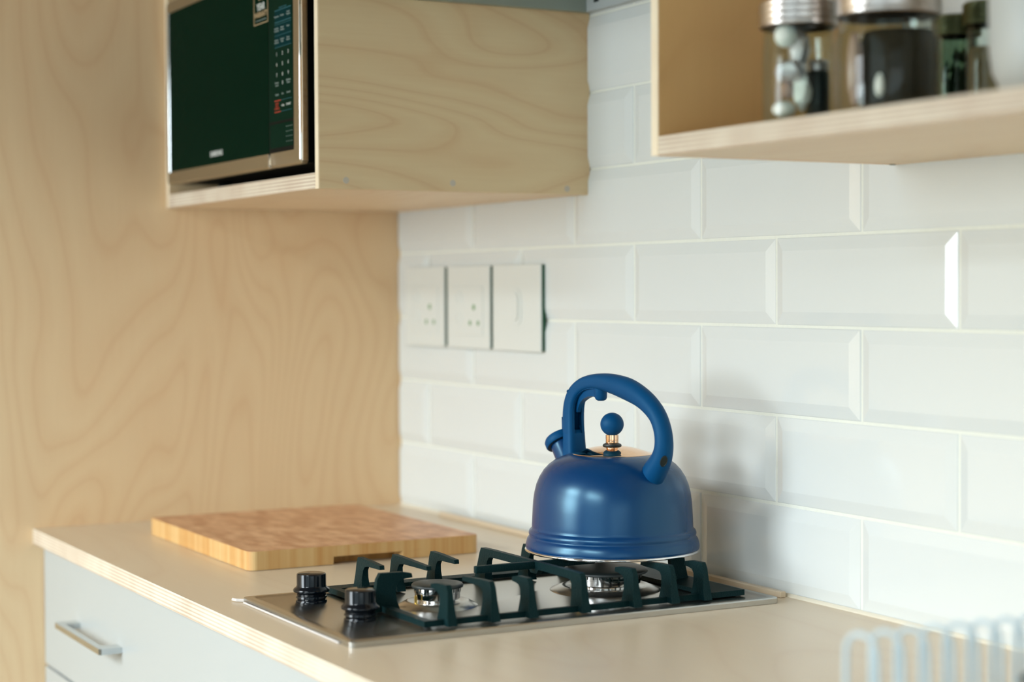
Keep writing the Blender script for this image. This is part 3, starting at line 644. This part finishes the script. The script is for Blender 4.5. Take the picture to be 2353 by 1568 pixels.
# ------------------------------------------------------------------ wall cabinet + microwave + hood
cz0 = 1.377; cy = -0.391
wc = thing('wall_cabinet', 'birch plywood wall cabinet holding the microwave', 'cabinet', (0.3, -0.2, cz0))
def panel(name, x0, x1, y0, y1, z0, z1, mat, par, edge=None, em=None):
    b = nb(); box(b, x0, x1, y0, y1, z0, z1, 0.0004, 1); p = finish(name, b, mat, par)
    return p
sd = panel('side_panel', 0.5925, 0.604, cy, -0.0005, cz0, 2.15, M['cab_ply'], wc)
b = nb(); box(b, 0.5928, 0.6037, cy-0.0008, cy, cz0, 2.10); finish('veneer_edge', b, M['edge_x'], sd)
sd2 = panel('side_panel', 0.0008, 0.0125, cy, -0.0005, cz0, 2.15, M['cab_ply'], wc)
b = nb(); box(b, 0.001, 0.0122, cy-0.0008, cy, cz0, 2.10); finish('veneer_edge', b, M['edge_x'], sd2)
bp_ = panel('bottom_panel', 0.0127, 0.5923, cy, -0.0005, cz0+0.0004, cz0+0.0205, M['board_ply'], wc)
b = nb()
for i in range(8): box(b, 0.0129, 0.5921, cy-(0.0009 if i % 2 else 0.0005), cy, cz0+0.0006+i*0.00246, cz0+0.0006+(i+1)*0.00246)
finish('veneer_edge', b, M['edge_h'], bp_)
panel('back_panel', 0.0127, 0.5923, -0.012, -0.0027, cz0+0.021, 2.15, M['cab_ply'], wc)
panel('shelf_panel', 0.0127, 0.5923, cy, -0.0122, 1.74, 1.76, M['board_ply'], wc)
for x_ in (0,): pass
for (y, z) in ((-0.355, 1.388), (-0.206, 1.388), (-0.036, 1.3845)):
    b = nb(); lathe(b, [(0.0042, 0), (0.0040, 0.0004)], (0.604, y, z), 20, axis=(1, 0, 0)); finish('screw_plug', b, M['screw'], sd)

my = -0.402; mx0, mx1, mz0, mz1 = 0.0335, 0.5690, 1.410, 1.684
mw = thing('microwave', 'silver framed microwave oven with dark green glass door in the plywood cabinet', 'microwave', ((mx0+mx1)/2, -0.22, cz0+0.0206))
b = nb(); box(b, mx0+0.008, mx1-0.006, my+0.0115, -0.03, mz0+0.0015, mz1-0.006, 0.003); finish('case', b, M['mw_body'], mw)
for x in (mx0+0.06, mx1-0.05):
    for y in (-0.33, -0.08): b = nb(); lathe(b, [(0.012, 0.0), (0.011, mz0+0.0015-cz0-0.0206)], (x, y, cz0+0.0206), 20); finish('foot', b, M['mw_body'], mw)
# frame: door part (left) and panel part (right)
gx = 0.4615
b = nb()
def ring_frame(bm, x0, x1, z0, z1, gx0, gx1, gz0, gz1, yf, yb, r=0.006):
    o_ = rounded(x0, x1, z0, z1, r, 5); i_ = rounded(gx0, gx1, gz0, gz1, 0.004, 5); n = len(o_)
    of = [bm.verts.new((x, yf+0.0022, z)) for x, z in o_]; of2 = [bm.verts.new((x, yf, z)) for x, z in rounded(x0+0.0022, x1-0.0022, z0+0.0022, z1-0.0022, r*0.8, 5)]
    inf = [bm.verts.new((x, yf, z)) for x, z in i_]; inb = [bm.verts.new((x, yf+0.003, z)) for x, z in rounded(gx0+0.0012, gx1-0.0012, gz0+0.0012, gz1-0.0012, 0.003, 5)]
    ob_ = [bm.verts.new((x, yb, z)) for x, z in o_]
    for A, B in ((ob_, of), (of, of2), (of2, inf), (inf, inb)):
        for i in range(n): bm.faces.new((A[i], A[(i+1) % n], B[(i+1) % n], B[i]))
    bm.faces.new(ob_)
ring_frame(b, mx0, gx-0.0006, mz0, mz1, mx0+0.0165, gx-0.0010, 1.4290, 1.6665, my+0.0012, my+0.0110)
fr = finish('door', b, M['mw_steel'], mw, smooth=35)
b = nb(); box(b, mx0+0.0170, gx-0.0016, my+0.0008, my+0.006, 1.4290, 1.6660, 0.0004, 1); finish('door_glass', b, M['mw_glass'], fr)
b = nb(); box(b, mx0+0.0148, mx0+0.0168, my-0.0004, my+0.002, 1.4285, 1.667, 0.0004, 1); finish('glass_trim', b, M['chrome'], fr)
b = nb(); box(b, gx-0.0032, gx-0.0004, my-0.0005, my+0.004, mz0+0.001, 1.4285, 0.0006, 1); finish('door_edge_trim', b, M['polish'], fr)
b = nb(); ring_frame(b, gx+0.0002, mx1, mz0, mz1, gx+0.0004, 0.5455, 1.4290, 1.6665, my+0.0012, my+0.0110)
pf = finish('panel_frame', b, M['mw_steel'], mw, smooth=35)
b = nb(); box(b, mx1-0.0036, mx1+0.0008, my-0.0006, my+0.0108, mz0+0.004, mz1-0.004, 0.0012, 3); finish('side_trim', b, M['polish'], pf, smooth=60)
b = nb(); box(b, gx+0.0010, 0.5452, my+0.0008, my+0.004, 1.4690, 1.6660); cp = finish('control_panel', b, M['mw_panel'], mw)
b = nb(); box(b, gx-0.0018, gx+0.0012, my+0.0011, my+0.005, 1.4291, 1.6664); finish('gap_strip', b, M['mw_body'], mw)
b = nb(); box(b, gx+0.0020, 0.5445, my+0.0006, my+0.004, 1.4345, 1.4660, 0.0006, 1); ob_ = finish('open_button', b, M['mw_panel'], mw)
b = nb(); box(b, gx-0.0002, 0.5452, my+0.0010, my+0.004, 1.4292, 1.4690); finish('button_recess', b, M['mw_body'], mw)
b = nb()
for i in range(4):
    for j in range(4): box(b, 0.5215+j*0.0062, 0.5230+j*0.0062, my+0.0004, my+0.0007, 1.4405+i*0.0064, 1.4415+i*0.0064)
finish('tick_mark', b, M['ink_grey'], ob_, kind='stuff')
b = nb(); box(b, 0.4835, 0.5400, my+0.0006, my+0.0009, 1.5955, 1.6106); box(b, 0.4835, 0.5400, my+0.0006, my+0.0009, 1.5634, 1.5928); finish('teal_field', b, M['mw_teal'], cp)
b = nb()
for z in (1.6108, 1.5955): box(b, 0.4835, 0.5400, my+0.0004, my+0.0008, z-0.0005, z+0.0005)
finish('teal_line', b, M['ink_teal'], cp)
for x_, z in ((0.4835, 1.5928), (0.4835, 1.5785), (0.4835, 1.5634), (0.5025, 1.4952), (0.5025, 1.4807)):
    b = nb(); box(b, x_, 0.5403, my+0.0004, my+0.0008, z-0.00025, z+0.00025); finish('grey_line', b, M['ink_teal'], cp)
b = nb()
for z in (1.4952, 1.4807): box(b, 0.4815, 0.5025, my+0.0004, my+0.0008, z-0.0006, z+0.0006)
finish('red_line', b, M['ink_red'], cp)
YT = my+0.0004; c1, c2, c3 = 0.4900, 0.5100, 0.5300
T_ = lambda s, x, z, size=0.0036, mt='ink_grey', sx=1.35: text_part('lettering', s, size, x, YT, z, M[mt], cp, sx=sx, bold=0.00006)
T_('SENSOR COOK', 0.512, 1.6132, 0.0028, 'ink_teal')
T_('Popcorn', c1+0.0005, 1.6030, 0.0034); T_('Potato', c2, 1.6030, 0.0034); T_('Fresh\nVeggies', c3+0.0008, 1.6035, 0.0033)
T_('Healthy\nCooking', c1, 1.5862, 0.0034); T_('Meat/\nPoultry', c2, 1.5862, 0.0034); T_('Soup', c3, 1.5872, 0.0034)
T_('Power\nDefrost', c1, 1.5712, 0.0034); T_('Soften/\nMelt', c2, 1.5712, 0.0034); T_('Keep\nWarm', c3, 1.5712, 0.0034)
for rw, z in (('123', 1.5545), ('456', 1.5412), ('789', 1.5278)):
    for ch, x in zip(rw, (c1, c2, c3)): T_(ch, x, z, 0.0066, 'ink_white', 1.0)
T_('Power\nLevel', c1, 1.5165, 0.0036); T_('0', c2, 1.5168, 0.0066, 'ink_white', 1.0); T_('Kitchen\nTimer', c3, 1.5172, 0.0036)
T_('Clock', c1, 1.5028, 0.0036); T_('Eco', c2, 1.5030, 0.0036); T_('Sound', c3, 1.5032, 0.0036)
T_('STOP\nECO\nCANCEL', c1, 1.4880, 0.0034, 'ink_red'); T_('+30s', c2, 1.4878, 0.0040, 'ink_white'); T_('START', c3, 1.4880, 0.0040, 'ink_white')
text_part('brand_lettering', 'SAMSUNG', 0.0100, 0.2560, my+0.0004, 1.4432, M['ink_white'], fr, sx=1.10, bold=0.00035)
stk = nb()
sx0, sx1, sz0, sz1 = 0.4085, 0.4600, 1.6012, 1.6600
for q in ((sx0, sx1, sz0, sz0+0.0012), (sx0, sx1, sz1-0.0012, sz1), (sx0, sx0+0.0014, sz0+0.0012, sz1-0.0012), (sx1-0.0014, sx1, sz0+0.0012, sz1-0.0012)): box(stk, q[0], q[1], my+0.0003, my+0.0008, q[2], q[3])
sticker = finish('warranty_sticker', stk, M['ink_gold'], fr)
xm = (sx0+sx1)/2
text_part('lettering', '10', 0.0190, xm, my+0.0004, 1.6385, M['ink_gold'], fr, bold=0.0005, sx=1.1)
text_part('lettering', 'YEAR', 0.0125, xm, my+0.0004, 1.6235, M['ink_white'], fr, bold=0.0003, sx=0.98)
text_part('lettering', 'WARRANTY', 0.0098, xm, my+0.0004, 1.6135, M['ink_gold'], fr, bold=0.0002, sx=0.86)
text_part('lettering', 'on the ceramic enamel cavity', 0.0034, xm, my+0.0004, 1.6065, M['ink_grey'], fr, sx=0.95)

hd = thing('extractor_hood', 'grey extractor hood above the hob, beside the microwave cabinet', 'extractor hood', (0.9, -0.25, 1.6185))
hX0, hX1, hY0, hY1, hZ = 0.6065, 1.205, -0.50, -0.003, 1.6185
b = nb(); t = 0.010
box(b, hX0, hX0+t, hY0, hY1, hZ, hZ+0.075); box(b, hX1-t, hX1, hY0, hY1, hZ, hZ+0.075); box(b, hX0+t, hX1-t, hY0, hY0+t, hZ, hZ+0.075)
finish('rim', b, M['hood'], hd)
b = nb(); box(b, hX0+t, hX1-t, hY1-t, hY1, hZ, hZ+0.075); bk = finish('back_rail', b, M['hood_in'], hd)
b = nb()
for i in range(9): box(b, hX0+0.03+i*0.06, hX0+0.042+i*0.06, hY1-t-0.0005, hY1-t, hZ+0.010, hZ+0.0135)
finish('vent_slot', b, M['dark'], bk, kind='stuff')
b = nb(); box(b, hX0+t, hX1-t, hY0+t, hY1-t, hZ+0.045, hZ+0.052); finish('grease_filter', b, M['hood_in'], hd)
b = nb(); box(b, hX0, hX1, hY0, hY1, hZ+0.075, hZ+0.085); box(b, 0.78, 1.03, -0.27, hY1, hZ+0.085, 2.119); finish('chimney', b, M['hood'], hd)

# ------------------------------------------------------------------ open shelf with jars
sx, syf, sz0, sz1 = 1.224, -0.303, 1.3785, 1.3968
sh = thing('open_shelf', 'birch plywood box shelf on the tiled wall carrying glass jars', 'shelf', (1.6, -0.15, sz0))
b = nb(); box(b, sx, sx+0.0125, syf, -0.003, sz0+0.0003, 1.75, 0.0004, 1); p = finish('side_panel', b, M['shelf_ply'], sh)
b = nb(); box(b, sx+0.0003, sx+0.0122, syf-0.0008, syf, sz0, 1.75); finish('veneer_edge', b, M['edge_x'], p)
b = nb(); box(b, sx+0.0127, 2.2, syf, -0.003, sz0, sz1, 0.0004, 1); p = finish('bottom_panel', b, M['board_ply'], sh)
b = nb()
for i in range(6): box(b, sx+0.0129, 2.2, syf-(0.0008 if i % 2 else 0.0004), syf, sz0+0.0002+i*0.003, sz0+0.0002+(i+1)*0.003)
finish('veneer_edge', b, M['edge_h'], p)
b = nb(); box(b, sx+0.0127, 2.2, syf, -0.003, 1.732, 1.75, 0.0004, 1); finish('top_panel', b, M['board_ply'], sh)
b = nb(); box(b, 2.2, 2.2125, syf, -0.003, sz0, 1.75, 0.0004, 1); finish('side_panel', b, M['shelf_ply'], sh)
b = nb(); lathe(b, [(0.0035, 0), (0.003, 0.0008)], (1.232, -0.012, sz0-0.0006), 16); finish('screw_head', b, M['lid_dark'], sh)

ST = sz1 + 0.0003
def jar(name, label, cx, cyy, R, H, lidh, neck, glass, lidmat, group, cat='jar', ridges=4):
    j = thing(name, label, cat, (cx, cyy, ST), group)
    b = nb(); th = 0.0022; zt = ST + H
    outer = [(R*0.86, ST), (R*0.96, ST+0.002), (R, ST+0.007), (R, zt-lidh-0.020), (R*0.97, zt-lidh-0.012), (neck, zt-lidh-0.005), (neck, zt-0.002)]
    inner = [(neck-th, zt-0.002), (neck-th, zt-lidh-0.005), (R*0.97-th, zt-lidh-0.012), (R-th, zt-lidh-0.020), (R-th, ST+0.008), (R*0.84, ST+0.0045)]
    lathe(b, outer+inner, (cx, cyy, 0), 56); finish('glass_body', b, glass, j, smooth=50)
    b = nb(); lr = neck+0.0025; pr = [(lr, zt-lidh)]
    for i in range(ridges):
        z0 = zt-lidh + (i+0.2)*lidh/ridges; pr += [(lr+0.0010, z0), (lr+0.0010, z0+lidh/ridges*0.5), (lr, z0+lidh/ridges*0.65)]
    pr += [(lr-0.001, zt+0.0006), (lr-0.003, zt+0.0012), (0.001, zt+0.0012)]
    lathe(b, pr, (cx, cyy, 0), 56, cap0=False); finish('lid', b, lidmat, j, smooth=35)
    return j
J1 = (1.3905, -0.2540); J2 = (1.4800, -0.2270)
GJ = 'glass jars on the open shelf'
jar('glass_jar', 'small glass jar with silver screw lid holding wrapped bits, first jar from the shelf side', *J1, 0.0330, 0.1095, 0.0230, 0.0318, M['glass'], M['lid'], GJ)
jar('glass_jar', 'biggest glass jar with silver lid, full of dark brown contents', *J2, 0.0450, 0.1100, 0.0240, 0.0415, M['glass'], M['lid'], GJ)
jar('glass_jar', 'small jar with dark lid and green leaves, just right of the biggest jar', 1.4190, -0.0950, 0.0205, 0.1030, 0.018, 0.0195, M['glass_green'], M['lid_dark'], GJ)
jar('glass_jar', 'small jar of pale seeds with dark lid, beside the white cup', 1.4670, -0.1020, 0.0190, 0.1090, 0.0200, 0.0185, M['glass'], M['lid_dark'], GJ)
# contents
def lump(bm, c, r, sq, seed, amp=0.25, n=14):
    rr = random.Random(seed); q = bmesh.ops.create_icosphere(bm, subdivisions=2, radius=r)
    for v in q['verts']:
        k = 1 + rr.uniform(-amp, amp); v.co = Vector((v.co.x*sq[0]*k, v.co.y*sq[1]*k, v.co.z*sq[2]*k)) + Vector(c)
b = nb(); o_ = (J1[0]-0.012, J1[1]-0.012, 0)
def vis(cx, cyy, right, toward, z): 
    q = Vector((cx, cyy, z)) + rh*right - dh*toward; return (q.x, q.y, q.z)
c = vis(*J1, -0.014, 0.016, ST+0.0775); b = nb(); sphere(b, c, 0.0105, 20); tag(finish('white_ball', b, M['white_c'], loc=c, smooth=80), 'round white ball near the top inside the first shelf jar', 'ball')
c = vis(*J1, -0.016, 0.016, ST+0.0125); b = nb(); sphere(b, c, 0.0092, 20, (1.15, 1.15, 0.8)); tag(finish('white_ball', b, M['white_c'], loc=c, smooth=80), 'white ball at the bottom inside the first shelf jar', 'ball')
for i, (rt, tw, zz, r, sq, mt, lb) in enumerate((
        (-0.002, 0.014, 0.064, 0.016, (0.6, 0.6, 1.3), 'foil', 'silvery crumpled wrapper beside the upper white ball in the first jar'),
        (-0.009, 0.014, 0.046, 0.0135, (1.05, 1.0, 0.8), 'foil', 'grey crumpled wrapper in the middle of the first jar'),
        (0.0005, 0.015, 0.0285, 0.0125, (0.6, 0.6, 1.4), 'white_c', 'pale crumpled wrapper low in the first jar'),
        (-0.012, 0.010, 0.030, 0.008, (0.9, 0.9, 0.9), 'pink', 'small tan lump low in the first jar'))):
    c = vis(*J1, rt, tw, ST+zz); b = nb(); lump(b, c, r, sq, i+3, 0.16); tag(finish('candy_wrapper', b, M[mt], loc=c), lb, 'wrapper')
c = vis(*J1, 0.0165, 0.002, ST+0.0048); b = nb(); lathe(b, [(0.0098, 0), (0.0104, 0.001), (0.0104, 0.040), (0.0092, 0.043)], c, 28)
t_ = thing('film_canister', 'small black canister with pale top standing in the first shelf jar', 'canister', c); finish('canister_body', b, M['black_c'], t_, smooth=40)
b = nb(); lathe(b, [(0.0090, 0.043), (0.0096, 0.0445), (0.0096, 0.051), (0.0085, 0.0525)], c, 28); finish('canister_cap', b, M['foil'], t_, smooth=40)
# big jar
c = vis(*J2, 0.0090, 0.0, ST+0.0048); b = nb(); lathe(b, [(0.031, 0), (0.0325, 0.003), (0.0325, 0.060), (0.029, 0.069), (0.001, 0.0705)], c, 40)
tag(finish('ground_coffee', b, M['coffee'], loc=c, smooth=40), 'dark brown grounds packed inside the biggest jar', 'coffee')
c = vis(*J2, -0.0315, 0.014, ST+0.040); b = nb(); lump(b, c, 0.0090, (0.75, 0.75, 3.6), 11, 0.10); tag(finish('folded_bag', b, M['pink'], loc=c), 'pinkish clear bag folded inside the left of the biggest jar', 'bag')
c = vis(*J2, -0.0150, 0.0375, ST+0.024); b = nb(); lump(b, c, 0.0075, (0.6, 0.5, 1.4), 21, 0.08); tag(finish('jar_glint', b, M['white_c'], loc=c), 'white lump imitating a glint low on the biggest jar', 'glint')  # bright specular blob on the jar glass built as a white lump
# leaves
rr = random.Random(5); cx_, cy_ = 1.4190, -0.0950
b = nb()
for i in range(60):
    a = rr.uniform(0, 2*PI); q = rr.uniform(0.002, 0.0125); z = ST+0.010+rr.random()*0.058
    cc = Vector((cx_+q*math.cos(a), cy_+q*math.sin(a), z)); L1 = rr.uniform(0.012, 0.02); dirv = Vector((rr.uniform(-.35, .35), rr.uniform(-.35, .35), 1)).normalized(); s_ = dirv.orthogonal().normalized()*0.003
    L1 *= 0.45
    p4 = [cc - dirv*L1, cc + s_, cc + dirv*L1, cc - s_]; prism(b, p4, dirv.cross(s_).normalized()*0.0006)
o = finish('dried_leaves', b, M['herb'], loc=(cx_, cy_, ST+0.005), kind='stuff'); o['label'] = 'dark green dried leaves filling the small jar right of the biggest jar'; o['category'] = 'leaves'
c = (1.4670, -0.1020, ST+0.0048); b = nb(); lathe(b, [(0.0150, 0), (0.0160, 0.002), (0.0160, 0.062), (0.0140, 0.0645), (0.001, 0.0655)], c, 32)
o = finish('pale_seeds', b, M['grainy'], loc=c, smooth=40, kind='stuff'); o['label'] = 'pale seeds filling the jar beside the white cup'; o['category'] = 'seeds'
# white cup on the right end
cu = thing('white_cup', 'tall white ceramic cup on the shelf at the right of the jars', 'cup', (1.655, -0.205, ST))
b = nb(); cx_, cy_ = 1.655, -0.205
lathe(b, [(0.030, ST), (0.032, ST+0.001), (0.043, ST+0.009), (0.0495, ST+0.022), (0.052, ST+0.040), (0.053, ST+0.125), (0.0515, ST+0.127), (0.050, ST+0.125), (0.049, ST+0.040), (0.045, ST+0.020), (0.030, ST+0.006)], (cx_, cy_, 0), 64)
finish('cup_body', b, M['ceramic'], cu, smooth=50)
b = nb(); tube(b, [(cx_+0.050+0.024*math.sin(a), cy_-0.004, ST+0.068+0.028*math.cos(a)) for a in [PI*i/12 for i in range(13)]], 0.0045, 10); finish('cup_handle', b, M['ceramic'], cu, smooth=60)

# ------------------------------------------------------------------ dish rack (right foreground)
rk = thing('dish_rack', 'grey wire dish rack with rows of plate loops on the worktop', 'dish rack', (1.72, -0.25, CT))
zr = 1.0035; wr = 0.0021; yy0 = -0.428; stp = 0.0222
for i in range(12):
    y = yy0 + i*stp; x = 1.690 + 0.0012*i; w2 = 0.0125; b = nb()
    pts = [(x-w2*0.95, y-0.004, CT+0.022)] + [(x-w2*0.95, y-0.004, CT+0.05), (x-w2*0.95, y-0.004, zr-0.016)]
    pts += [(x - w2*math.cos(PI*k/10), y-0.004+0.008*(k/10), zr-0.012+0.012*math.sin(PI*k/10)) for k in range(1, 10)]
    pts += [(x+w2, y+0.004, zr-0.016), (x+w2*1.15, y+0.004, CT+0.05), (x+w2*1.25, y+0.004, CT+0.022)]
    tube(b, pts, wr, 8); finish('wire_loop', b, M['wire'], rk, smooth=60)
b = nb()
for zc_, in ((CT+0.0205,),):
    tube(b, [(x, y, zc_) for x, y in rounded(1.665, 1.930, yy0-0.012, yy0+11*stp+0.012, 0.02, 5)], 0.0030, 8, closed=True)
tube(b, [(x, y, CT+0.085) for x, y in rounded(1.715, 1.935, yy0-0.012, yy0+11*stp+0.012, 0.02, 5)], 0.0026, 8, closed=True) if False else None
finish('base_rail', b, M['wire'], rk, smooth=60)
for i in range(12):
    b = nb(); y = yy0 + i*stp + 0.004; tube(b, [(1.667, y, CT+0.0235), (1.93, y, CT+0.0235)], 0.0018, 8); finish('floor_wire', b, M['wire'], rk, smooth=60)
for x in (1.68, 1.915):
    for y in (yy0, yy0+11*stp): b = nb(); lathe(b, [(0.006, CT+0.0002), (0.006, CT+0.016), (0.004, CT+0.0185)], (x, y, 0), 16); finish('foot', b, M['slate'], rk)
b = nb(); c = (1.775, -0.275, CT+0.0262)
lathe(b, [(0.030, 0), (0.034, 0.001), (0.052, 0.018), (0.060, 0.042), (0.0585, 0.0425), (0.050, 0.020), (0.030, 0.004)], c, 48)
tag(finish('bowl', b, M['slate'], loc=c, smooth=50), 'dark blue-grey bowl sitting in the wire dish rack', 'bowl')
